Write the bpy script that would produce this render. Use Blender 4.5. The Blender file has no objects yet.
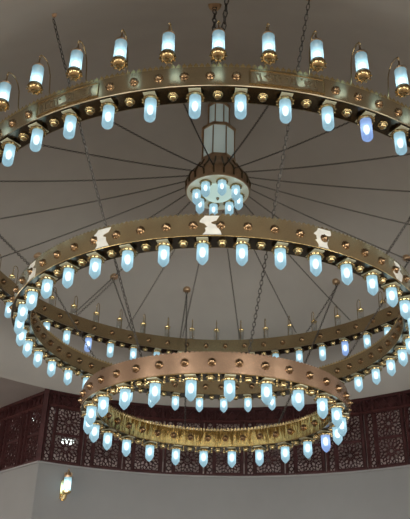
import bpy, bmesh, math, random
from mathutils import Vector, Matrix
random.seed(7)
S = bpy.context.scene
COL = S.collection
R = math.radians
PI = math.pi
Z0 = 1.6                      # eye height above the hall floor; plan heights below are given from eye height

# ------------------------------------------------------------------ materials
def mat(name, color=(.5, .5, .5), rough=.5, metal=0., noise=None, bump=0., bscale=30., emit=None, estr=0.):
    m = bpy.data.materials.new(name); m.use_nodes = True
    nt = m.node_tree; b = nt.nodes['Principled BSDF']
    b.inputs['Base Color'].default_value = (*color, 1)
    b.inputs['Roughness'].default_value = rough
    b.inputs['Metallic'].default_value = metal
    if emit:
        b.inputs['Emission Color'].default_value = (*emit, 1)
        b.inputs['Emission Strength'].default_value = estr
    tc = nt.nodes.new('ShaderNodeTexCoord')
    if noise:
        sc, amt = noise
        n = nt.nodes.new('ShaderNodeTexNoise'); n.inputs['Scale'].default_value = sc; n.inputs['Detail'].default_value = 4
        nt.links.new(tc.outputs['Object'], n.inputs['Vector'])
        mr = nt.nodes.new('ShaderNodeMapRange')
        mr.inputs['From Min'].default_value = .3; mr.inputs['From Max'].default_value = .7
        mr.inputs['To Min'].default_value = 1 - amt; mr.inputs['To Max'].default_value = 1 + amt
        nt.links.new(n.outputs['Fac'], mr.inputs['Value'])
        mx = nt.nodes.new('ShaderNodeVectorMath'); mx.operation = 'SCALE'
        mx.inputs[0].default_value = color
        nt.links.new(mr.outputs['Result'], mx.inputs['Scale'])
        nt.links.new(mx.outputs['Vector'], b.inputs['Base Color'])
    if bump:
        n2 = nt.nodes.new('ShaderNodeTexNoise'); n2.inputs['Scale'].default_value = bscale; n2.inputs['Detail'].default_value = 2
        nt.links.new(tc.outputs['Object'], n2.inputs['Vector'])
        bp = nt.nodes.new('ShaderNodeBump'); bp.inputs['Strength'].default_value = bump; bp.inputs['Distance'].default_value = .02
        nt.links.new(n2.outputs['Fac'], bp.inputs['Height']); nt.links.new(bp.outputs['Normal'], b.inputs['Normal'])
    return m

def emit_mat(name, color, strength):
    m = bpy.data.materials.new(name); m.use_nodes = True
    nt = m.node_tree; nt.nodes.clear()
    o = nt.nodes.new('ShaderNodeOutputMaterial'); e = nt.nodes.new('ShaderNodeEmission')
    e.inputs['Color'].default_value = (*color, 1); e.inputs['Strength'].default_value = strength
    nt.links.new(e.outputs[0], o.inputs[0]); return m

def frosted_mat(name, color, strength, see, trans=.20, tcol=(.60, .88, 1.0)):
    """frosted lit glass: glows by itself, scatters the bulb inside and lets a little of it show through"""
    m = bpy.data.materials.new(name); m.use_nodes = True
    nt = m.node_tree; nt.nodes.clear()
    o = nt.nodes.new('ShaderNodeOutputMaterial'); e = nt.nodes.new('ShaderNodeEmission')
    e.inputs['Color'].default_value = (*color, 1); e.inputs['Strength'].default_value = strength
    t = nt.nodes.new('ShaderNodeBsdfTransparent'); t.inputs['Color'].default_value = (.92, .98, 1, 1)
    d = nt.nodes.new('ShaderNodeBsdfTranslucent'); d.inputs['Color'].default_value = (*tcol, 1)
    m1 = nt.nodes.new('ShaderNodeMixShader'); m1.inputs[0].default_value = see/(see+trans)
    nt.links.new(d.outputs[0], m1.inputs[1]); nt.links.new(t.outputs[0], m1.inputs[2])
    mx = nt.nodes.new('ShaderNodeMixShader'); mx.inputs[0].default_value = see+trans
    nt.links.new(e.outputs[0], mx.inputs[1]); nt.links.new(m1.outputs[0], mx.inputs[2])
    nt.links.new(mx.outputs[0], o.inputs[0]); return m

def clear_mat(name):
    m = bpy.data.materials.new(name); m.use_nodes = True
    nt = m.node_tree; nt.nodes.clear()
    o = nt.nodes.new('ShaderNodeOutputMaterial')
    t = nt.nodes.new('ShaderNodeBsdfTransparent'); t.inputs['Color'].default_value = (.93, .95, .95, 1)
    g = nt.nodes.new('ShaderNodeBsdfGlossy'); g.inputs['Roughness'].default_value = .15
    d = nt.nodes.new('ShaderNodeBsdfTranslucent'); d.inputs['Color'].default_value = (.85, .82, .76, 1)
    m1 = nt.nodes.new('ShaderNodeMixShader'); m1.inputs[0].default_value = .55
    nt.links.new(g.outputs[0], m1.inputs[1]); nt.links.new(d.outputs[0], m1.inputs[2])
    m2 = nt.nodes.new('ShaderNodeMixShader'); m2.inputs[0].default_value = .32
    nt.links.new(t.outputs[0], m2.inputs[1]); nt.links.new(m1.outputs[0], m2.inputs[2])
    nt.links.new(m2.outputs[0], o.inputs[0]); return m

BRASS_L = mat('brass_large', (.40, .305, .185), .24, .92, (3, .10), .05, 9)
BRASS_M = mat('brass_middle', (.43, .32, .18), .24, .92, (3, .10), .05, 9)
BRASS_S = mat('brass_small', (.40, .265, .175), .23, .92, (3, .12), .06, 12)
BRASS_IN = mat('polished_brass', (.74, .52, .20), .09, 1, (4, .12), .9, 1)
BRASS_DK = mat('brass_dark', (.20, .155, .10), .30, 1, (6, .2))
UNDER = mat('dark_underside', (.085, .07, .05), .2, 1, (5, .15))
BRASS_HI = mat('brass_bright', (.80, .62, .32), .22, 1)
CAP = mat('collar_brass', (.40, .295, .145), .22, 1, (25, .25))
DISH = mat('lantern_dish_brass', (.33, .23, .11), .22, 1, (25, .3))
REFLECT = mat('painted_lamp_reflection', (.50, .49, .36), .4, .3)  # pale tone stands for each lamp mirrored in the polished underside
BOSS = mat('brass_boss', (.24, .155, .085), .24, 1, (30, .2))
COPPER = mat('brass_crown', (.42, .28, .17), .35, 1, (8, .15))
RIMP = mat('reflected_light_rim', (.80, .82, .68), .35, .2)  # pale tone put in for lamp light the brass rim reflects
CROWN = mat('hub_crown', (.42, .28, .17), .4, .55, (8, .15))
IRON = mat('chain_metal', (.055, .048, .042), .5, .6)
PLATE = mat('joint_plate_glare', (.60, .57, .51), .4, .3, (12, .08))  # pale colour stands for white glare on the polished joints
_t = BRASS_IN.node_tree
_n = [n for n in _t.nodes if n.type == 'TEX_NOISE'][-1]
_mp = _t.nodes.new('ShaderNodeMapping'); _mp.inputs['Scale'].default_value = (17, 17, 1.2)
_t.links.new([n for n in _t.nodes if n.type == 'TEX_COORD'][0].outputs['Object'], _mp.inputs['Vector']); _t.links.new(_mp.outputs['Vector'], _n.inputs['Vector'])
SCRIPT = mat('engraved_script', (.14, .10, .055), .5, .6)
SQUARE = mat('polished_square', (.85, .80, .60), .35, 1)
PLASTER = mat('ceiling_plaster', (.325, .303, .277), .85, 0, (2.2, .03))
SOFFIT = mat('soffit_plaster', (.27, .235, .225), .85, 0, (2, .04))
WALL = mat('wall_paint', (.165, .160, .155), .75, 0, (2, .03))
LEDGE = mat('ledge_paint', (.21, .20, .195), .7)
WOOD = mat('dark_red_wood', (.040, .0130, .0125), .5, 0, (9, .3))
WOOD_R = mat('red_wood_facing', (.060, .019, .017), .5, 0, (9, .3))
for _m in (WOOD, WOOD_R): _m.node_tree.nodes['Principled BSDF'].inputs['Specular IOR Level'].default_value = .12
GBACK = mat('gallery_paint', (.55, .50, .48), .8)
FLOOR = mat('hall_carpet', (.24, .20, .165), .9, 0, (3, .2))
OUTER = mat('hall_wall_paint', (.50, .46, .42), .8)
GLASS_L = frosted_mat('lit_lamp_glass', (.36, .56, .65), .76, .15)
GLASS_T = frosted_mat('lit_lantern_glass', (.37, .56, .63), .62, .15, .28)
GLASS_V = frosted_mat('bluish_lamp_glass', (.31, .47, .86), .78, .15, .20, (.5, .65, 1))
BULB = emit_mat('bulb_glow', (.84, .96, 1.0), 8)
WBULB = emit_mat('wall_bulb_glow', (.86, .98, .98), 20)
BOWL = frosted_mat('lit_bowl_glass', (.66, .88, .80), .85, .1, .1)
CLEAR = clear_mat('unlit_lantern_glass')
PANE = mat('milky_tower_pane', (.52, .60, .58), .35, 0, None, 0, 30, (.55, .72, .70), .10)
DOWN_FILL = emit_mat('fill_downlight_glow', (1.0, .95, .87), 260)
GDOWN = emit_mat('gallery_light_glow', (.90, 1.0, .95), 2.2)

# ------------------------------------------------------------------ helpers
def link(name, me, parent=None, loc=(0, 0, 0)):
    o = bpy.data.objects.new(name, me); COL.objects.link(o); o.location = loc
    if parent: o.parent = parent
    return o
def build(name, bm, m, parent=None, loc=(0, 0, 0), smooth=False):
    me = bpy.data.meshes.new(name)
    bmesh.ops.recalc_face_normals(bm, faces=bm.faces)
    if smooth:
        for f in bm.faces: f.smooth = True
    bm.to_mesh(me); bm.free()
    me.materials.append(m)
    if smooth:
        try: me.set_sharp_from_angle(angle=R(40))
        except Exception: pass
    return link(name, me, parent, loc)
def thing(name, label, cat, loc=(0, 0, 0), rotz=0, group=None):
    o = bpy.data.objects.new(name, None); COL.objects.link(o)
    o.empty_display_size = .1; o.location = loc; o.rotation_euler = (0, 0, rotz)
    return tag(o, label, cat, group)
def tag(o, label, cat, group=None):
    o['label'] = label; o['category'] = cat
    if group: o['group'] = group
    return o
def struct(o): o['kind'] = 'structure'; return o
def dup(o, parent, loc=None, rot=None, m=None):
    c = o.copy(); COL.objects.link(c); c.parent = parent
    if loc is not None: c.location = loc
    if rot is not None: c.rotation_euler = rot
    return c

def pol(r, a, z=0.):           # plan angle a in degrees, 0 = towards the viewer, positive to the right
    a = R(a); return Vector((r*math.sin(a), -r*math.cos(a), z))
def lathe(bm, prof, n=24, off=(0, 0, 0), close=False, a0=0., wob=None):
    rings = []
    for (r, z) in prof:
        if r < 1e-6: rings.append([bm.verts.new((off[0], off[1], off[2]+z))])
        else: rings.append([bm.verts.new((off[0]+r*math.cos(a0+2*PI*k/n), off[1]+r*math.sin(a0+2*PI*k/n), off[2]+z)) for k in range(n)])
    seq = list(zip(rings, rings[1:])) + ([(rings[-1], rings[0])] if close else [])
    for A, B in seq:
        for k in range(n):
            k2 = (k+1) % n
            vs = [A[k % len(A)], A[k2 % len(A)], B[k2 % len(B)], B[k % len(B)]]
            u = []
            for v in vs:
                if v not in u: u.append(v)
            if len(u) >= 3:
                try: bm.faces.new(u)
                except ValueError: pass
    return bm
def sector(bm, prof, a0, a1, n):   # closed (r,z) profile swept from plan angle a0 to a1
    rings = [[bm.verts.new(pol(r, a0+(a1-a0)*k/n, z)) for r, z in prof] for k in range(n+1)]
    m = len(prof)
    for A, B in zip(rings, rings[1:]):
        for i in range(m): bm.faces.new((A[i], A[(i+1) % m], B[(i+1) % m], B[i]))
    bm.faces.new(rings[0]); bm.faces.new(rings[-1][::-1]); return bm
def box(bm, c, s, M=None):
    vs = []
    for x in (-1, 1):
        for y in (-1, 1):
            for z in (-1, 1):
                v = Vector((c[0]+x*s[0]/2, c[1]+y*s[1]/2, c[2]+z*s[2]/2))
                vs.append(bm.verts.new(M @ v if M else v))
    for f in ((0, 1, 3, 2), (4, 6, 7, 5), (0, 4, 5, 1), (2, 3, 7, 6), (0, 2, 6, 4), (1, 5, 7, 3)): bm.faces.new([vs[i] for i in f])
    return bm
def tube(bm, pts, r, n=6, closed=False):
    pts = [Vector(p) for p in pts]; L = len(pts); rings = []
    up = Vector((.137, .211, .967)).normalized()
    for i, p in enumerate(pts):
        t = (pts[(i+1) % L] - pts[i-1]) if closed else (pts[min(i+1, L-1)] - pts[max(i-1, 0)])
        t.normalize()
        a = t.cross(up)
        if a.length < 1e-3: a = t.cross(Vector((1, 0, 0)))
        a.normalize(); b = t.cross(a)
        rr = r[i] if isinstance(r, (list, tuple)) else r
        rings.append([bm.verts.new(p + rr*(math.cos(2*PI*k/n)*a + math.sin(2*PI*k/n)*b)) for k in range(n)])
    for A, B in list(zip(rings, rings[1:])) + ([(rings[-1], rings[0])] if closed else []):
        for k in range(n): bm.faces.new((A[k], A[(k+1) % n], B[(k+1) % n], B[k]))
    if not closed: bm.faces.new(rings[0][::-1]); bm.faces.new(rings[-1])
    return bm
def bar(bm, p, q, w, d):          # flat lattice bar in the x-z plane, thickness d along y
    p = Vector((p[0], 0, p[1])); q = Vector((q[0], 0, q[1])); t = q-p
    if t.length < 1e-4: return
    t.normalize(); nrm = Vector((-t.z, 0, t.x))*w/2; e = t*w*.35
    vs = [bm.verts.new(v+Vector((0, y, 0))) for y in (-d/2, d/2) for v in (p-e-nrm, q+e-nrm, q+e+nrm, p-e+nrm)]
    for f in ((0, 1, 2, 3), (7, 6, 5, 4), (0, 4, 5, 1), (1, 5, 6, 2), (2, 6, 7, 3), (3, 7, 4, 0)): bm.faces.new([vs[i] for i in f])

# ------------------------------------------------------------------ camera
F, TH, RO, YA = 703.18, .5016, .0228, -.0192
Rt = Vector((math.cos(YA), -math.sin(YA), 0)); Fh = Vector((math.sin(YA), math.cos(YA), 0)); Zv = Vector((0, 0, 1))
Fw = Fh*math.cos(TH)+Zv*math.sin(TH); Up = -Fh*math.sin(TH)+Zv*math.cos(TH)
Rc = Rt*math.cos(RO)+Up*math.sin(RO); Uc = Up*math.cos(RO)-Rt*math.sin(RO)
EYE = Vector((0, -10, Z0))
cd = bpy.data.cameras.new('camera'); cam = bpy.data.objects.new('camera', cd); COL.objects.link(cam)
cam.matrix_world = Matrix(((Rc.x, Uc.x, -Fw.x, EYE.x), (Rc.y, Uc.y, -Fw.y, EYE.y), (Rc.z, Uc.z, -Fw.z, EYE.z), (0, 0, 0, 1)))
cd.sensor_fit = 'VERTICAL'; cd.sensor_height = 36; cd.lens = F/519*36; cd.clip_start = .05
S.camera = cam
def photo_x(p):                   # only used to count things from left to right for their labels
    d = Vector(p)-EYE; return 205+F*d.dot(Rc)/d.dot(Fw)

# ------------------------------------------------------------------ the hall
RIM, ZR, ZB = 6.5, 5.02+Z0, 3.40+Z0
def dome_z(r): return Z0+8.8-.277*r**1.4
bm = bmesh.new()
prof = [(r, dome_z(r)) for r in [0, .15, .3, .6, 1, 1.5, 2, 2.5, 3, 3.5, 4, 4.5, 5, 5.5, 6, 6.3, 6.49]] + [(RIM, ZR)]
lathe(bm, prof, 128)
struct(build('ceiling', bm, PLASTER, smooth=True))
bm = bmesh.new(); lathe(bm, [(RIM, ZR), (16.2, ZR), (16.2, ZR+.2), (RIM+.25, ZR+.2)], 128, close=True)
struct(build('trim_1', bm, SOFFIT))
bm = bmesh.new(); lathe(bm, [(0, 0), (16.2, 0), (16.2, -.2), (0, -.2)], 96)
struct(build('floor', bm, FLOOR))
bm = bmesh.new(); lathe(bm, [(16, 0), (16, ZR), (16.2, ZR), (16.2, 0)], 96, close=True)
struct(build('wall_outer', bm, OUTER))
# curved front wall below the gallery, from its left corner round to the right
A_L, A_R = 180+35.4, 180-75
bm = bmesh.new(); sector(bm, [(RIM, 0), (RIM, ZB), (RIM+.25, ZB), (RIM+.25, 0)], A_L, A_R, 90)
struct(build('wall_back', bm, WALL, smooth=True))
bm = bmesh.new(); sector(bm, [(RIM-.03, ZB-.035), (RIM-.03, ZB), (RIM+.2, ZB), (RIM+.2, ZB-.035)], A_L, A_R, 90)
struct(build('trim_2', bm, LEDGE))
corner = pol(RIM, A_L); wdir = Vector((-.70, .714, 0)).normalized(); wn = Vector((-wdir.y, wdir.x, 0))   # wn points to the hall side
if wn.dot(Vector((0, -10, 0))-corner) < 0: wn = -wn
WL = 6.3
def wing_box(name, z0, z1, th, m, front=0.):
    bm = bmesh.new()
    a = corner+wn*front; b = a+wdir*WL
    vs = [bm.verts.new((p.x, p.y, z)) for z in (z0, z1) for p in (a, b, b-wn*th, a-wn*th)]
    for f in ((0, 1, 2, 3), (7, 6, 5, 4), (0, 4, 5, 1), (1, 5, 6, 2), (2, 6, 7, 3), (3, 7, 4, 0)): bm.faces.new([vs[i] for i in f])
    return struct(build(name, bm, m))
wing_box('wall_left', 0, ZB, .25, WALL)
wing_box('trim_3', ZB-.035, ZB, .2, LEDGE, .03)
# gallery floor slab and its rear wall
bm = bmesh.new(); sector(bm, [(RIM+.2, ZB-.2), (RIM+.2, ZB-.02), (12.6, ZB-.02), (12.6, ZB-.2)], A_L-1, A_R, 60)
struct(build('trim_4', bm, GBACK))
bm = bmesh.new(); sector(bm, [(12.4, ZB-.2), (12.4, ZR), (12.6, ZR), (12.6, ZB-.2)], 180+62, A_R, 60)
struct(build('wall_gallery', bm, GBACK))
bm = bmesh.new(); sector(bm, [(RIM+.26, ZR-.02), (RIM+.26, ZR-.005), (12.4, ZR-.005), (12.4, ZR-.02)], A_L-2, A_R, 60)  # thin pale plate added below the soffit to brighten the gallery
struct(build('added_pale_plate', bm, GBACK))

# glowing daylight panels added in the outer wall, unseen, to light the far dome
DAY_FILL = emit_mat('fill_daylight_pane', (.96, 1.0, .98), 16.5)
for i, a in enumerate((-52, -31, -10.5, 10.5, 31, 52)):
    w_ = thing('fill_window_%d' % (i+1), 'unseen added window behind the viewer', 'fill_window', pol(15.93, a, .9), R(a)); struct(w_)
    bm = bmesh.new(); box(bm, (0, .02, 2.4), (2.6, .03, 4.8)); build('fill_pane', bm, DAY_FILL, w_)
    bm = bmesh.new()
    for x in (-1.35, -.45, .45, 1.35): box(bm, (x, .0, 2.4), (.1, .1, 5.0))
    for z in (-.05, 1.6, 3.2, 4.85): box(bm, (0, .0, z), (2.8, .1, .1))
    build('fill_window_frame', bm, LEDGE, w_)

# added unseen fill downlights over the hall and two lights in the gallery
bm0 = None
def ceiling_light(loc, label, cat, rad, m, group=None, dome=.03):
    t = thing('ceiling_light', label, cat, loc, 0, group)
    bm = bmesh.new(); lathe(bm, [(rad*1.15, 0), (rad*1.15, -.03), (rad, -.035), (rad, 0)], 24, close=True)
    build('trim_ring', bm, LEDGE, t)
    bm = bmesh.new(); lathe(bm, [(rad*math.cos(R(q)), -.03-dome*math.sin(R(q))) for q in (0, 20, 40, 60, 80)]+[(0, -.03-dome)], 24)
    build('diffuser', bm, m, t, smooth=True)
    return t
for a in (-110, -80, -50, -22, 22, 50, 80, 110):
    ceiling_light(pol(12.2, a, ZR), 'round fill downlight added over the hall outside the picture', 'ceiling light', .42, DOWN_FILL, 'added hall fill lights')
ceiling_light((-4.15, 9.85, ZR), 'round glowing gallery light behind the carved screen beside the wall lantern', 'ceiling light', .19, GDOWN, None, .12)
ceiling_light((-4.72, 7.6, ZR), 'glowing gallery light behind the angled left screen', 'ceiling light', .15, GDOWN, None, .10)

FILL_STRIP = emit_mat('fill_strip_glow', (1.0, .95, .90), 13)  # added fill light for the gallery, out of sight behind the headers
bm = bmesh.new(); sector(bm, [(RIM+.26, ZR-.08), (RIM+.31, ZR-.08), (RIM+.31, ZR-.12), (RIM+.26, ZR-.12)], A_L-2, 180-18, 60)
o = build('fill_strip', bm, FILL_STRIP, None); tag(o, 'added fill strip along the gallery ceiling hidden behind the screen headers', 'light')
bm = bmesh.new(); q0 = corner-wn*.36+wdir*.4; q1 = q0+wdir*4.5; tube(bm, [(q0.x, q0.y, ZR-.08), (q1.x, q1.y, ZR-.08)], .03, 6)
o = build('fill_strip', bm, FILL_STRIP, None); tag(o, 'added fill strip hidden behind the headers of the angled left screens', 'light')

# ------------------------------------------------------------------ carved gallery screens
PW, PH = .93, ZR-ZB
def rosette_segments(cx, cz, h, n=10):
    P = lambda r, a: (cx+r*h*math.cos(R(a)), cz+r*h*math.sin(R(a)))
    seg = []
    st = 360/n
    for k in range(n):
        a = 90+st*k
        seg += [(P(.17, a), P(.25, a+st/2)), (P(.25, a+st/2), P(.17, a+st))]             # centre star
        i, s1, s2, o = P(.30, a), P(.42, a-st*.40), P(.60, a-st*.36), P(.72, a)
        t1, t2 = P(.42, a+st*.40), P(.60, a+st*.36)
        seg += [(i, s1), (s1, s2), (s2, o), (o, t2), (t2, t1), (t1, i)]                    # petal
        seg += [(P(.25, a+st/2), P(.42, a+st*.5)), (P(.60, a+st*.5), P(.82, a+st*.5))]
        seg += [(o, P(.97, a-st*.22)), (o, P(.97, a+st*.22)), (P(.97, a+st*.22), P(.82, a+st*.5)), (P(.82, a+st*.5), P(.97, a+st*.78))]
    for sx in (-1, 1):
        for sz in (-1, 1):
            c = (cx+sx*h, cz+sz*h)
            seg += [((c[0]-sx*.34*h, c[1]), (c[0]-sx*.22*h, c[1]-sz*.22*h)), ((c[0]-sx*.22*h, c[1]-sz*.22*h), (c[0], c[1]-sz*.34*h))]
    return seg
def rect(bm, x0, x1, z0, z1, w, d):
    box(bm, ((x0+x1)/2, 0, z0+w/2), (x1-x0, d, w)); box(bm, ((x0+x1)/2, 0, z1-w/2), (x1-x0, d, w))
    box(bm, (x0+w/2, 0, (z0+z1)/2), (w, d, z1-z0)); box(bm, (x1-w/2, 0, (z0+z1)/2), (w, d, z1-z0))
MX0, MX1, MZ0, MZ1 = -.245, .365, .06, 1.26
def make_panel():
    parts = {}
    bm = bmesh.new()
    for x in (-.455, -.265, .385): box(bm, (x, 0, PH/2), (.05, .09, PH))
    parts['post'] = None
    bm.free()
    P = []
    for x in (-.452, -.268, .388):
        bm = bmesh.new(); box(bm, (0, 0, PH/2), (.055, .09, PH)); box(bm, (0, -.05, PH/2), (.025, .03, PH)); P.append(('post', bm, WOOD, (x, 0, 0)))
    bm = bmesh.new(); box(bm, (0, 0, .03), (PW, .10, .06)); P.append(('bottom_rail', bm, WOOD, (0, 0, 0)))
    bm = bmesh.new(); box(bm, (0, 0, 1.28), (PW, .11, .05)); box(bm, (0, -.06, 1.285), (PW, .03, .02)); P.append(('middle_rail', bm, WOOD_R, (0, 0, 0)))
    bm = bmesh.new(); box(bm, (0, 0, PH-.035), (PW, .11, .07)); P.append(('top_rail', bm, WOOD, (0, 0, 0)))
    cx = (MX0+MX1)/2; h = .30
    for cz in (.365, .965):
        bm = bmesh.new()
        for p, q in rosette_segments(0, 0, h): bar(bm, p, q, .018, .03)
        rect(bm, -h, h, -h, h, .03, .045)
        P.append(('rosette_lattice', bm, WOOD, (cx, 0, cz)))
    bm = bmesh.new()
    x0, x1 = -.42, -.30
    n = 8; st = (MZ1-MZ0)/n; xm = (x0+x1)/2
    for k in range(n):
        z = MZ0+st*k
        bar(bm, (xm, z), (xm, z+st*.3), .02, .035)
        for s in (-1, 1):
            xs = xm+s*.05
            bar(bm, (xm, z+st*.3), (xs, z+st*.5), .02, .035); bar(bm, (xs, z+st*.5), (xs, z+st*.8), .02, .035); bar(bm, (xs, z+st*.8), (xm, z+st), .02, .035)
    P.append(('side_strip', bm, WOOD, (0, 0, 0)))
    bm = bmesh.new()
    z0, z1 = 1.31, PH-.07
    for i in range(5):
        x = -.42+i*.195
        w = .09
        for p, q in (((x, z0), (x+w, (z0+z1)/2)), ((x+w, (z0+z1)/2), (x, z1)), ((x+2*w, z0), (x+w, (z0+z1)/2)), ((x+w, (z0+z1)/2), (x+2*w, z1))):
            bar(bm, (min(p[0], .44), p[1]), (min(q[0], .44), q[1]), .03, .035)
        bar(bm, (x+w, z0), (x+w, z1), .02, .03)
    box(bm, (0, .03, (z0+z1)/2), (PW-.02, .02, z1-z0))
    P.append(('header_fretwork', bm, WOOD, (0, 0, 0)))
    return P
protoP = None
def place_panel(loc, rz, label, scale=1.):
    global protoP
    t = thing('lattice_screen', label, 'screen', loc, rz, 'carved gallery screens'); t.scale = (scale, 1, 1)
    if protoP is None:
        protoP = [build(n, b, m, t, l) for n, b, m, l in make_panel()]
    else:
        for c in protoP: dup(c, t)
    return t
ORD = ['first', 'second', 'third', 'fourth', 'fifth', 'sixth', 'seventh', 'eighth', 'ninth', 'tenth', 'eleventh', 'twelfth', 'thirteenth', 'fourteenth', 'fifteenth']
step = 8.2
NP = 13
for k in range(NP):
    a = A_L-.75-step*(k+.5)
    p = pol(RIM+.09, a, ZB)
    if k == 0: lab = 'carved dark rosette screen directly above the wall lantern'
    elif photo_x(p) < 425: lab = 'carved dark rosette screen on the curved gallery, %s from its left corner' % ORD[k]
    else: lab = 'carved dark wood screen beyond the right edge of the picture'
    place_panel(p, R(a-180), lab, 1.012)
wrz = math.atan2(-wdir.y, -wdir.x)
for k in range(6):
    p = corner+wdir*((PW+.004)*(k+.5)+.06)-wn*.09; p.z = ZB
    x = photo_x(p)
    lab = ('reddish carved screen on the angled left wing, %s from the corner post' % ORD[k]) if x > -8 else 'reddish carved wood screen beyond the left edge of the picture'
    place_panel(p, wrz, lab)
# corner post of the screens
bm = bmesh.new(); box(bm, (0, 0, PH/2), (.11, .11, PH)); box(bm, (0, 0, PH-.08), (.14, .14, .05)); box(bm, (0, 0, .04), (.14, .14, .08))
o = build('corner_post', bm, WOOD, None, (corner.x-.03, corner.y+.08, ZB)); tag(o, 'thick dark red corner post where the left screens meet the curved front', 'post')

# ------------------------------------------------------------------ wall lantern
wl = pol(RIM, 180+29.9, 0)
t = thing('wall_lantern', 'lit brass bracket lantern on the pale wall below the left screens', 'wall lamp', (wl.x, wl.y, 2.67+Z0), R(29.9))
bm = bmesh.new(); box(bm, (0, -.015, .20), (.14, .03, .38)); box(bm, (0, -.03, .40), (.07, .03, .06)); box(bm, (0, -.03, .0), (.08, .03, .06)); build('wall_plate', bm, BRASS_HI, t)
bm = bmesh.new(); tube(bm, [(0, -.02, 0), (0, -.10, -.03), (0, -.2, .0), (0, -.24, .08)], .018, 8); build('bracket_arm', bm, BRASS_HI, t, smooth=True)
lx = (0, -.24, .08)
bm = bmesh.new(); lathe(bm, [(0, -.02), (.05, 0), (.09, .03), (.095, .06), (.075, .07), (0, .07)], 16); build('base_dish', bm, BRASS_HI, t, lx, True)
bm = bmesh.new(); lathe(bm, [(.075, .07), (.078, .34)], 16); g = build('glass_cylinder', bm, GLASS_T, t, lx, True)
bm = bmesh.new(); lathe(bm, [(0, .1), (.035, .12), (.04, .2), (.03, .25), (0, .27)], 12); build('bulb', bm, WBULB, t, lx, True)
bm = bmesh.new(); lathe(bm, [(.085, .34), (.09, .37), (.06, .40), (.05, .44), (.02, .46), (.015, .52), (0, .53)], 16)
for k in range(6):
    a = k*PI/3; box(bm, (.078*math.cos(a), .078*math.sin(a), .40), (.02, .02, .07))
build('top_crown', bm, COPPER, t, lx, True)

# ------------------------------------------------------------------ chandelier rings
SHIFT = Vector((0, .05, 0))
def ring_section(parent, Rr, hw, hb, mo, mi, me_):
    n = 180
    bm = bmesh.new(); lathe(bm, [(Rr+hw, .012), (Rr+hw, hb), (Rr+hw-.012, hb), (Rr+hw-.012, .012)], n, close=True); build('outer_band', bm, mo, parent, smooth=True)
    bm = bmesh.new(); lathe(bm, [(Rr-hw, .012), (Rr-hw, hb), (Rr-hw+.012, hb), (Rr-hw+.012, .012)], n, close=True); build('inner_band', bm, mi, parent, smooth=True)
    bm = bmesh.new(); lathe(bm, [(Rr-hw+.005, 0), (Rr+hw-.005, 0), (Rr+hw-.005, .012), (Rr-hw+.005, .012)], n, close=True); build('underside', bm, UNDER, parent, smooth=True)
    bm = bmesh.new(); lathe(bm, [(Rr-hw+.012, hb-.03), (Rr+hw-.012, hb-.03), (Rr+hw-.012, hb-.02), (Rr-hw+.012, hb-.02)], n, close=True); build('top_plate', bm, mo, parent, smooth=True)
    for r in (Rr+hw, Rr-hw):
        bm = bmesh.new(); lathe(bm, [(r+.007*math.cos(R(q)), .006+.007*math.sin(R(q))) for q in range(0, 360, 60)], n, close=True); build('edge_moulding', bm, me_, parent, smooth=True)
def crest(parent, r, z, pitch, h, m):
    n = int(2*PI*r/pitch); bm = bmesh.new()
    out = [(-.38, 0), (.38, 0), (.40, .45), (.18, .62), (0, 1.0), (-.18, .62), (-.40, .45)]
    for k in range(n):
        a = 360*k/n
        c = pol(r, a, z); tx = pol(1, a+90); rd = pol(1, a)
        fr = [bm.verts.new(c+tx*(x*pitch)+Vector((0, 0, y*h))+rd*.006) for x, y in out]
        bk = [bm.verts.new(c+tx*(x*pitch)+Vector((0, 0, y*h))-rd*.006) for x, y in out]
        bm.faces.new(fr); bm.faces.new(bk[::-1])
        for i in range(len(out)): bm.faces.new((fr[i], bk[i], bk[(i+1) % 7], fr[(i+1) % 7]))
    return build('crest', bm, m, parent)
def boss_mesh():
    bm = bmesh.new(); lathe(bm, [(.052, 0), (.054, .006), (.046, .012), (.042, .014), (.038, .028), (.026, .042), (.013, .049), (.012, .056), (0, .060)], 16)
    for k in range(8):
        a = 2*PI*k/8; box(bm, (.047*math.cos(a), .047*math.sin(a), .012), (.014, .014, .012))
    me = bpy.data.meshes.new('boss'); bmesh.ops.recalc_face_normals(bm, faces=bm.faces); bm.to_mesh(me); bm.free()
    me.materials.append(BOSS); return me
BM_ = boss_mesh()
def boss_matrix(r, a, z, outward):
    d = pol(1, a)*(1 if outward else -1); x = Vector((-d.y, d.x, 0)); y = d.cross(x)
    M = Matrix(((x.x, y.x, d.x, 0), (x.y, y.y, d.y, 0), (x.z, y.z, d.z, 0), (0, 0, 0, 1)))
    M.translation = pol(r, a, z); return M
def bosses(parent, r, z, angs, outward):
    rest = []
    for a in angs:
        front = math.cos(R(a))
        if (outward and front > -.15) or (not outward and front < .05):
            o = link('boss', BM_, parent); o.matrix_local = boss_matrix(r, a, z, outward)
        else: rest.append(a)
    return [boss_matrix(r, a, z, outward) for a in rest]
def boss_rest(parent, mats):
    bm = bmesh.new()
    for M in mats:
        b = bmesh.new(); b.from_mesh(BM_); b.transform(M)
        me = bpy.data.meshes.new('tmp'); b.to_mesh(me); b.free(); bm.from_mesh(me); bpy.data.meshes.remove(me)
    o = build('boss', bm, BOSS, parent); o['kind'] = 'stuff'

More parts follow.
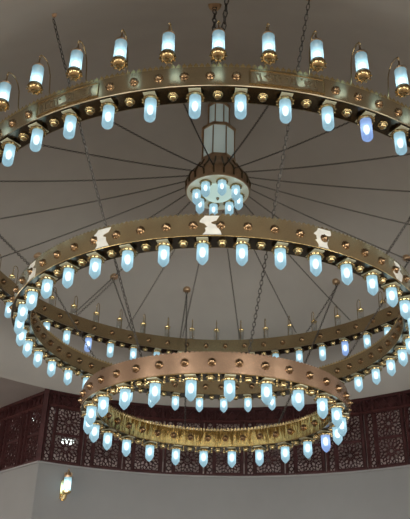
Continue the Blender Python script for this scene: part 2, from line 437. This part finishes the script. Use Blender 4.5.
# lamps --------------------------------------------------------------
def lamp_meshes(kind):
    bm = bmesh.new()
    lathe(bm, [(.0, -.005), (.060, -.005), (.064, -.022), (.094, -.028), (.102, -.040), (.098, -.054), (.076, -.058), (.072, -.042), (0, -.042)], 24)
    for k in range(12):
        a = 2*PI*k/12; lathe(bm, [(0, -.066), (.012, -.056), (.013, -.044), (0, -.034)], 6, (.094*math.cos(a), .100*math.sin(a), 0))
    if kind == 'round':
        prof = [(.063, -.036), (.066, -.06), (.066, -.275)]+[(.066*math.cos(R(q)), -.275-.058*math.sin(R(q))) for q in (25, 45, 65, 80)]+[(0, -.333)]; n = 20
    else:
        s = .95 if kind == 'point' else 1.02
        prof = [(.066*s, -.034), (.072*s, -.06*s), (.073*s, -.245*s), (.040*s, -.295*s), (.014*s, -.318*s), (0, -.326*s)]; n = 10
    g = bmesh.new(); lathe(g, prof, n)
    zc = {'round': -.170, 'point': -.140, 'hub': -.14}[kind]
    s = .85 if kind == 'hub' else 1.
    b = bmesh.new(); lathe(b, [(0, zc-.065*s), (.022*s, zc-.055*s), (.034*s, zc-.025*s), (.036*s, zc+.01*s), (.025*s, zc+.045*s), (.010, zc+.06*s), (0, zc+.06*s)], 10)
    def mk(n_, q, m):
        me = bpy.data.meshes.new(n_); bmesh.ops.recalc_face_normals(q, faces=q.faces)
        for f in q.faces: f.smooth = True
        q.to_mesh(me); q.free(); me.materials.append(m)
        try: me.set_sharp_from_angle(angle=R(34))
        except Exception: pass
        return me
    return mk('lamp', bm, CAP), mk('lamp_glass', g, GLASS_L), mk('bulb', b, BULB)
_b = bmesh.new(); box(_b, (0, 0, -.004), (.135, .21, .010)); REFLECT_ME = bpy.data.meshes.new('lamp_reflection'); bmesh.ops.recalc_face_normals(_b, faces=_b.faces); _b.to_mesh(REFLECT_ME); _b.free(); REFLECT_ME.materials.append(REFLECT)
LM = {k: lamp_meshes(k) for k in ('round', 'point', 'hub')}
GV = {}
for k in LM:
    me = LM[k][1].copy(); me.materials.clear(); me.materials.append(GLASS_V); GV[k] = me
def lamp(parent, kind, loc, rz, violet=False):
    l = link('lamp', LM[kind][0], parent, loc); l.rotation_euler = (0, 0, rz)
    if kind != 'hub': link('lamp_reflection', REFLECT_ME, l)
    g = link('lamp_glass', GV[kind] if violet else LM[kind][1], l); link('bulb', LM[kind][2], l)
    if violet: g['label'] = 'bluer glowing lamp glass'
    return l
def ball_mesh():
    bm = bmesh.new(); lathe(bm, [(r*1.2, z*1.15) for r, z in [(0, 0), (.050, 0), (.053, -.008), (.046, -.014), (.038, -.014), (.040, -.026), (.034, -.042), (.020, -.052), (.008, -.055), (0, -.060)]], 16)
    me = bpy.data.meshes.new('ball_ornament'); bmesh.ops.recalc_face_normals(bm, faces=bm.faces)
    for f in bm.faces: f.smooth = True
    bm.to_mesh(me); bm.free(); me.materials.append(CAP); return me
BALL = ball_mesh()

def base_ring(name, label, Rr, z, hw, hb, N, ph, kind, mo, mi, violet=()):
    t = thing(name, label, 'chandelier', Vector((0, 0, Z0+z))+SHIFT)
    ring_section(t, Rr, hw, hb, mo, mi, BRASS_DK if N == 50 else CAP)
    for k in range(N):
        a = ph+360*k/N
        lamp(t, kind, pol(Rr, a, 0), R(a), k in violet)
        o = link('ball_ornament', BALL, t, pol(Rr, a+180/N, 0))
    return t

# the largest ring ----------------------------------------------------
HW, HB = .135, .285
RA, RB, RC_ = 4.031, 2.926, 1.802
ZA, ZBm, ZC = 5.387+.03, 4.114+.03, 2.864+.02
PHA = math.degrees(.0596); PHB = math.degrees(.0998); PHC = math.degrees(.0977)
tA = base_ring('chandelier_ring', 'largest and highest brass chandelier ring with script panels and lanterns on top', RA, ZA, HW, HB, 50, PHA, 'round', BRASS_L, BRASS_M, violet=(3, 19, 30))
crest(tA, RA+HW-.006, HB, .066, .062, BRASS_HI)
cart = [PHA+7.2+36*k for k in range(10)]
outs = []
for c in cart: outs += [c+8+4*j for j in range(6)]
outs = [((a+180) % 360)-180 for a in outs]
rest = bosses(tA, RA+HW, HB*.52, outs, True)
rest += bosses(tA, RA-HW, HB*.52, [3+6*k-180 for k in range(60)], False)
boss_rest(tA, rest)
def curved_patch(bm, r0, r1, a0, a1, z0, z1, n=10):
    sector(bm, [(r0, z0), (r0, z1), (r1, z1), (r1, z0)], a0, a1, n)
def stroke(bm, r, a0, pts, w):
    """brush stroke lying on the curved band: pts in metres along the band / up, width w"""
    k = 180/PI/r
    out = []
    n = len(pts)
    for i, (x, z) in enumerate(pts):
        q = pts[min(i+1, n-1)]; p = pts[max(i-1, 0)]
        tx, tz = q[0]-p[0], q[1]-p[1]; l = math.hypot(tx, tz) or 1
        ww = w*(.35+.65*math.sin(PI*(i+.6)/(n+.2)))/2
        out.append(((x-tz/l*ww, z+tx/l*ww), (x+tz/l*ww, z-tx/l*ww)))
    prev = None
    for (a, b) in out:
        cur = [bm.verts.new(pol(r+dr, a0+u[0]*k, u[1])) for dr in (.0, .006) for u in (a, b)]
        if prev:
            for f in ((0, 1, 1, 0), ): pass
            A, B = prev, cur
            bm.faces.new((A[2], B[2], B[3], A[3])); bm.faces.new((A[0], A[1], B[1], B[0]))
            bm.faces.new((A[0], B[0], B[2], A[2])); bm.faces.new((A[1], A[3], B[3], B[1]))
        else: bm.faces.new((cur[0], cur[1], cur[3], cur[2]))
        prev = cur
    bm.faces.new((prev[0], prev[1], prev[3], prev[2]))
def arc(cx, cz, r, a, b, n=9, sq=1.): return [(cx+r*math.cos(R(a+(b-a)*i/n)), cz+sq*r*math.sin(R(a+(b-a)*i/n))) for i in range(n+1)]
for ci, c in enumerate(cart):
    rr = RA+HW
    bm = bmesh.new(); curved_patch(bm, rr-.004, rr+.006, c-5.9, c+5.9, .045, HB-.04, 14)
    pan = build('inscription_panel', bm, BRASS_L, tA); pan['label'] = 'long panel of flowing script on the ring face'
    bm = bmesh.new()
    for z in (.045, HB-.04): curved_patch(bm, rr+.004, rr+.014, c-5.9, c+5.9, z-.006, z+.006, 14)
    for a in (c-5.9, c+5.9): curved_patch(bm, rr+.004, rr+.014, a-.09, a+.09, .045, HB-.04, 1)
    build('panel_border', bm, CAP, pan)
    bm = bmesh.new(); r2 = rr+.006; rnd = random.Random(ci % 3)
    for x in (-.36, -.31, -.17, -.12, .02, .09, .21, .33): stroke(bm, r2, c, [(x+.008*math.sin(i), .07+.022*i) for i in range(7)], .020)
    for x, rad in ((-.27, .055), (-.05, .06), (.15, .055), (.28, .05)): stroke(bm, r2, c, arc(x, .105, rad, 200, 350, 9, .75), .024)
    for x in (-.22, .05, .25): stroke(bm, r2, c, arc(x, .165, .028, 20, 330, 9), .014)
    stroke(bm, r2, c, [(-.36+.06*i, .075+.010*math.sin(i*1.3)) for i in range(13)], .020)
    stroke(bm, r2, c, [(-.24+.05*i, .215+.008*math.sin(i*2)) for i in range(7)], .016)
    for i in range(9): x = -.36+.085*i+.01*rnd.random(); z = .15+.06*rnd.random(); stroke(bm, r2, c, [(x, z), (x+.012, z+.004), (x+.024, z)], .018)
    build('script_strokes', bm, SCRIPT, pan)
# lantern arms: one per bay, rising from the crest and curling outward
RL, RLF = 4.41, 4.31
path_far = [(RA+HW-.02, HB-.02), (RA+HW+.015, HB+.06), (RA+HW+.02, .62), (RA+HW+.03, .78), (RA+HW+.06, .86), (RA+HW+.10, .895), (RLF-.03, .905), (RLF, .893), (RLF+.008, .875)]
path_near = [(RA+HW-.02, HB-.02), (RA+HW+.02, HB+.06), (RA+HW+.035, .46), (RA+HW+.05, .58), (RA+HW+.09, .68), (RA+HW+.14, .738), (RL-.05, .755), (RL, .744), (RL+.008, .727)]
arm_me = []
for path in (path_near, path_far):
    arm_bm = bmesh.new(); tube(arm_bm, [(0, -r, z) for r, z in path], .007, 6)
    me = bpy.data.meshes.new('lantern_arm'); bmesh.ops.recalc_face_normals(arm_bm, faces=arm_bm.faces); arm_bm.to_mesh(me); arm_bm.free(); me.materials.append(CAP); arm_me.append(me)
bays = [PHA+7.2*(k+.5) for k in range(50)]
for a in bays:
    o = link('lantern_arm', arm_me[0 if math.cos(R(a)) > math.cos(R(83)) else 1], tA); o.rotation_euler = (0, 0, R(a))
# lanterns ---------------------------------------------------------------
def lantern_meshes(lit):
    out = []
    def mk(n_, b, m):
        me = bpy.data.meshes.new(n_); bmesh.ops.recalc_face_normals(b, faces=b.faces)
        for f in b.faces: f.smooth = True
        b.to_mesh(me); b.free(); me.materials.append(m)
        try: me.set_sharp_from_angle(angle=R(38))
        except Exception: pass
        out.append((n_, me))
    bm = bmesh.new(); lathe(bm, [(0, -.03), (.012, -.028), (.016, -.01), (.035, -.004), (.04, .012), (.062, .02), (.086, .05), (.090, .075), (.078, .095), (.074, .11), (.068, .11), (.06, .08), (0, .075)], 20)
    for k in range(10):
        a = 2*PI*k/10; lathe(bm, [(0, .03), (.010, .038), (.012, .05), (0, .06)], 6, (.088*math.cos(a), .088*math.sin(a), 0))
    mk('base_dish', bm, DISH if lit else BRASS_HI)
    bm = bmesh.new(); lathe(bm, [(.068, .10), (.070, .12), (.070, .36), (.068, .38)], 20); mk('glass_cylinder', bm, GLASS_T if lit else CLEAR)
    bm = bmesh.new(); lathe(bm, [(0, .115), (.03, .125), (.046, .15), (.046, .20), (.032, .235), (.014, .25), (0, .25)], 10); mk('bulb', bm, BULB if lit else CLEAR)
    bm = bmesh.new(); lathe(bm, [(.072, .365), (.078, .378), (.072, .392), (.058, .402), (.030, .415), (.020, .44), (.010, .455), (.008, .52), (0, .53)], 20)
    mk('top_cap', bm, COPPER if lit else BRASS_HI)
    bm = bmesh.new(); tube(bm, [(.018*math.cos(2*PI*k/10), 0, .545+.022*math.sin(2*PI*k/10)) for k in range(10)], .004, 5, True); mk('hanging_loop', bm, BRASS_HI)
    return out
LIT, UNLIT = lantern_meshes(True), lantern_meshes(False)
lanterns = []
for a in bays:
    an = ((a+180) % 360)-180
    lit = abs(an) < 62
    p = pol(RL+.008, a, Z0+5.57)+SHIFT if lit else pol(RLF+.008, a, Z0+5.72)+SHIFT
    if abs(an) < 62 or abs(an) > 104: lanterns.append((an, p, lit, photo_x(p)))
near = sorted([l for l in lanterns if l[2]], key=lambda l: l[3]); far = sorted([l for l in lanterns if not l[2]], key=lambda l: l[3])
ni = fi = 0
far_in = [l for l in far if 46 < l[3] < 388]
for an, p, lit, x in near+far:
    if lit:
        if -8 < x < 418:
            lab = 'lit brass lantern above the largest ring, %s from left in top row' % ORD[ni]; ni += 1
        else: lab = 'lit lantern on the largest ring outside the picture edge'
        g = 'lit lanterns along the near rim'
    else:
        if 46 < x < 388:
            k = far_in.index((an, p, lit, x))
            lab = 'small unlit lantern on the far rim of the largest ring, %s from left' % ORD[k] if k < 15 else 'small unlit clear lantern on the far rim'
        elif x < 46: lab = 'unlit lantern on the far rim hidden behind the left of the middle ring'
        else: lab = 'unlit lantern on the far rim hidden behind the right of the middle ring'
        g = 'unlit lanterns along the far rim'
    t = thing('hanging_lantern', lab, 'lantern', p, R(an), g)
    if not lit: t.scale = (.85, .85, 1)
    for n_, me in (LIT if lit else UNLIT): link(n_, me, t)

# the middle ring ---------------------------------------------------------
tB = base_ring('chandelier_ring', 'middle brass chandelier ring with studded band and painted-glare joint plates', RB, ZBm, HW, HB, 40, PHB, 'point', BRASS_M, BRASS_M)
crest(tB, RB+HW-.006, HB, .062, .03, BRASS_M); crest(tB, RB-HW+.006, HB, .062, .045, BRASS_HI)
rest = bosses(tB, RB+HW, HB*.52, [.7+6*k-180 for k in range(60)], True)
rest += bosses(tB, RB-HW, HB*.52, [3.7+6*k-180 for k in range(60)], False)
boss_rest(tB, rest)
for k in range(14):
    a = -1.3+360/14*k
    bm = bmesh.new(); rr = RB+HW
    rows = 12; pr_ = None
    for i in range(rows+1):
        z = .02+(HB-.03)*i/rows; s = i/rows
        l = a-1.9+.7*math.sin(s*7+k)+(.9 if .35 < s < .6 else 0); r_ = a+1.6+.6*math.cos(s*5+2*k)-(1.0 if .55 < s < .75 else 0)
        row = []
        for dr in (.0, .005):
            row += [bm.verts.new(pol(rr+dr, l+(r_-l)*j/4, z)) for j in range(5)]
        if pr_:
            for j in range(4):
                bm.faces.new((pr_[5+j], pr_[6+j], row[6+j], row[5+j]))
            bm.faces.new((pr_[0], pr_[5], row[5], row[0])); bm.faces.new((pr_[4], row[4], row[9], pr_[9]))
        pr_ = row
    o = build('joint_plate', bm, PLATE, tB, smooth=True); o['label'] = 'joint plate with painted pale glare'

# the smallest ring ---------------------------------------------------------
HWC = .12
tC = base_ring('chandelier_ring', 'smallest and lowest brass chandelier ring in front of the carved screens', RC_, ZC, HWC, HB-.01, 24, PHC, 'point', BRASS_S, BRASS_IN, violet=(7,))
crest(tC, RC_+HWC-.006, HB-.01, .058, .02, BRASS_S); crest(tC, RC_-HWC+.006, HB-.01, .058, .055, BRASS_HI)
rest = bosses(tC, RC_+HWC, HB*.52, [-1.3+10*k for k in range(36)], True)
rest += bosses(tC, RC_-HWC, HB*.52, [3.7+10*k for k in range(36)], False)
if rest: boss_rest(tC, rest)
for k in range(24):            # small knobs either side of each lamp
    for s in (-1, 1):
        a = PHC+15*k+s*4.2
        bm = bmesh.new() if (k, s) == (0, -1) else None
        if bm is not None:
            lathe(bm, [(0, 0), (.018, 0), (.020, -.02), (.012, -.03), (.02, -.045), (.014, -.06), (0, -.064)], 10); knob = build('knob', bm, BRASS_HI, tC, pol(RC_+.02, a, 0), True)
        else: dup(knob, tC, pol(RC_+.02, a, 0))

# ------------------------------------------------------------------ hub with its tower of panes
tH = thing('hub_pendant', 'central brass hub with glass tower, bowl light and eight small lamps', 'pendant light', Vector((0, 0, Z0+6.8)))
bm = bmesh.new(); lathe(bm, [(.50, 0), (.545, -.02), (.55, .03), (.53, .06), (.54, .16), (.50, .26), (.40, .38), (.34, .52), (.30, .62), (0, .62), (0, .6), (.28, .60), (.32, .50), (.38, .36), (.48, .24), (.51, .1)], 48, close=True); build('crown', bm, CROWN, tH, smooth=True)
bm = bmesh.new()
for k in range(20):
    a = 172.5-18*k; tube(bm, [pol(.545, a, .03), pol(.56, a, .13), pol(.53, a, .22), pol(.42, a, .36), pol(.35, a, .5)], .018, 6)
build('crown_rib', bm, BRASS_DK, tH, smooth=True)
bm = bmesh.new(); lathe(bm, [(.24, .02), (.53, .0), (.53, -.015), (.24, .0)], 48, close=True); build('rim_plate', bm, RIMP, tH, smooth=True)
bm = bmesh.new(); lathe(bm, [(.27, .0), (.26, -.03), (.22, -.07), (.14, -.10), (.05, -.115), (0, -.117)], 32); build('bowl_glass', bm, BOWL, tH, smooth=True)
bm = bmesh.new(); lathe(bm, [(0, -.165), (.012, -.16), (.025, -.135), (.028, -.115), (0, -.11)], 12); build('finial', bm, BRASS_DK, tH, smooth=True)
for k in range(8): lamp(tH, 'hub', pol(.365, 11+45*k, .02), R(45*k))
def tier(r, z0, z1, n, a0):
    bm = bmesh.new(); lathe(bm, [(r*.97, z0+.02), (r*.97, z1-.02)], n, a0=a0); build('pane_cylinder', bm, PANE, tH)
    for k in range(n):
        a = a0+2*PI*k/n; bm = bmesh.new(); box(bm, (r*math.cos(a), r*math.sin(a), (z0+z1)/2), (.022, .022, z1-z0)); build('mullion', bm, COPPER, tH)
    for z in (z0, z1):
        bm = bmesh.new(); lathe(bm, [(r+.02, z-.025), (r+.025, z), (r+.02, z+.025), (r-.04, z+.025), (r-.04, z-.025)], n, a0=a0, close=True); build('tier_rail', bm, COPPER, tH)
tier(.30, .60, 1.28, 8, R(22.5+4)); tier(.20, 1.28, 1.84, 8, R(22.5+4))
bm = bmesh.new(); lathe(bm, [(.33, 1.28), (.30, 1.30), (.2, 1.31), (.2, 1.28)], 8, a0=R(26.5), close=True); build('tier_roof', bm, COPPER, tH)
bm = bmesh.new(); lathe(bm, [(.21, 1.84), (.20, 1.88), (.12, 1.93), (.05, 1.96), (.05, 2.01), (0, 2.01)], 24); build('ceiling_cap', bm, COPPER, tH, smooth=True)

# ------------------------------------------------------------------ ceiling plates and chains
def link_mesh_into(bm, M, L, W, w):
    pts = []
    for k in range(8):
        a = 2*PI*k/8; x = math.cos(a)*W/2; z = math.sin(a)*W/2 + (L/2-W/2)*(1 if math.sin(a) > .01 else (-1 if math.sin(a) < -.01 else 0))
        pts.append((x, z))
    rings = []
    for i, (x, z) in enumerate(pts):
        l = math.hypot(x, z); nx, nz = x/l, z/l
        rings.append([bm.verts.new(M @ Vector((x+nx*w*math.cos(q), w*math.sin(q), z+nz*w*math.cos(q)))) for q in (0, 2*PI/3, 4*PI/3)])
    for A, B in zip(rings, rings[1:]+rings[:1]):
        for k in range(3): bm.faces.new((A[k], A[(k+1) % 3], B[(k+1) % 3], B[k]))
def chain(p, q, label, L=.07, W=.034, w=.0068, sag=.03, name='suspension_chain', group='suspension chains'):
    p, q = Vector(p), Vector(q); d = q-p; n = max(4, int(d.length/(L-2.2*w)))
    bm = bmesh.new()
    P = lambda s: p+d*s-Vector((0, 0, sag*d.length*4*s*(1-s)))
    for i in range(n):
        a, b = P(i/n), P((i+1)/n); t = (b-a).normalized(); x = t.cross(Vector((.3, .2, .93))).normalized(); y = t.cross(x)
        if i % 2: x, y = y, -x
        c = (a+b)/2-p
        M = Matrix(((x.x, y.x, t.x, c.x), (x.y, y.y, t.y, c.y), (x.z, y.z, t.z, c.z), (0, 0, 0, 1)))
        link_mesh_into(bm, M, L, W, w)
    o = build(name, bm, IRON, None, p); return tag(o, label, 'chain', group)
def plate(r, a, label, sc=1.):
    z = dome_z(r); t = thing('ceiling_plate', label, 'ceiling hook', pol(r, a, z-.012), 0, 'ceiling plates'); t.scale = (sc, sc, 1)
    bm = bmesh.new(); lathe(bm, [(0, .06), (.085, .06), (.085, -.0), (.075, -.02), (.04, -.035), (0, -.035)], 20); build('disc', bm, COPPER, t, smooth=True)
    bm = bmesh.new(); tube(bm, [(.025*math.cos(2*PI*k/10), 0, -.055+.025*math.sin(2*PI*k/10)) for k in range(10)], .007, 6, True); build('hook_ring', bm, IRON, t, smooth=True)
    return pol(r, a, z-.09)
h187 = plate(4.0, -170.6, 'round brass ceiling plate seen above the far rim near the middle of the picture')
h114 = plate(4.01, -146.8, 'round brass ceiling plate seen below the left part of the middle ring')
h37 = plate(4.21, -121.9, 'round brass ceiling plate just above the left end of the middle ring')
h336 = plate(4.14, 142.3, 'round brass ceiling plate right of centre inside the middle ring')
h0 = plate(3.9, -1.0, 'dark ceiling plate at the top edge above the centre lantern')
out_lab = 'ceiling plate outside the picture'
h3 = plate(4.35, 1.0, out_lab); hL = plate(4.6, -25, 'small ceiling hook at the top edge above the left part of the largest ring', .35); hR = plate(4.6, 12.5, out_lab)
hBl = plate(4.3, -88, out_lab); hBr = plate(4.1, 62, out_lab); hBrf = plate(4.25, 119, out_lab)
tA_top, tB_top, tC_top = Z0+ZA+HB-.01, Z0+ZBm+HB-.01, Z0+ZC+HB-.02
def onA(a): return pol(RA, a, tA_top)+SHIFT
def onB(a): return pol(RB, a, tB_top)+SHIFT
def onC(a): return pol(RC_, a, tC_top)+SHIFT
chain(onA(-169), h187, 'short dark chain hanging straight from the middle ceiling plate to the far rim')
chain(onA(153), h336, 'slanting dark chain from the right ceiling plate down to the far rim')
chain(onA(-135), h114, 'dark chain slanting left from the left ceiling plate to the far rim', sag=.01)
chain(onA(-154.5), h114, 'dark chain slanting right from the left ceiling plate to the far rim', sag=.01)
chain(onA(-1), h0, 'thick dark chain above the centre lantern, left strand of the V', L=.09, W=.05, w=.0095)
chain(onA(-.2), h3, 'thick dark chain above the centre lantern, right strand of the V', L=.09, W=.05, w=.0095)
chain(onC(-31), hL, 'long chain crossing the left half from the top edge down to the smallest ring', sag=.012)
chain(onC(13), hR, 'long chain crossing the right half from the top edge down to the smallest ring', sag=.012)
chain(onC(-164), h187, 'chain reaching the far side of the smallest ring, left of its middle', sag=.012)
chain(onC(146), h336, 'chain reaching the far side of the smallest ring, right of its middle', sag=.012)
chain(onB(-57), hBl, 'short chain entering at the left edge down to the left of the middle ring', sag=.01)
chain(onB(47), hBr, 'short chain entering at the right edge down to the right of the middle ring', sag=.01)
chain(onB(130), hBrf, 'chain crossing the far rim at right down to the far side of the middle ring', sag=.01)
chain(onB(-134), h37, 'chain crossing the far rim at left down to the far side of the middle ring', sag=.01)
spoke = {172.5: 'running down to the far rim just right of centre', 190.5: 'running down to the far rim, first left of centre', 208.5: 'running down left to the far rim, second left of centre',
         154.5: 'running down right to the far rim, second right of centre', 136.5: 'running down right to the far rim, third right of centre',
         226.5: 'running down left behind the middle ring, third left of centre', 244.5: 'leaving the hub at lower left behind the middle ring',
         262.5: 'leaving at the left edge, lowest above the middle ring', 280.5: 'leaving at the left edge, second from below', 298.5: 'leaving nearly level at the left edge',
         316.5: 'rising left to the near rim, upper of the left spokes', 334.5: 'rising steeply left to the near rim of the largest ring', 352.5: 'rising steepest, just left of the tower',
         10.5: 'rising steepest, just right of the tower', 28.5: 'rising steeply right to the near rim of the largest ring', 46.5: 'rising gently right to the near rim',
         64.5: 'leaving nearly level at the right edge', 82.5: 'leaving at the right edge just below level', 100.5: 'sloping down right to the right edge', 118.5: 'sloping down right behind the middle ring'}
for k in range(20):
    a = (172.5-18*k) % 360
    chain(pol(3.87, a, tA_top+.03)+SHIFT, pol(.56, a, Z0+6.95), 'thin spoke chain '+spoke[a], L=.060, W=.025, w=.0055, sag=.012, name='spoke_chain', group='spoke chains from the hub')

# ------------------------------------------------------------------ render look
w = bpy.data.worlds.new('world'); S.world = w; w.use_nodes = True
w.node_tree.nodes['Background'].inputs['Color'].default_value = (.8, .9, 1, 1); w.node_tree.nodes['Background'].inputs['Strength'].default_value = .05
vs = S.view_settings; vs.view_transform = 'Standard'; vs.look = 'None'; vs.gamma = 1; vs.exposure = 0; vs.use_curve_mapping = False
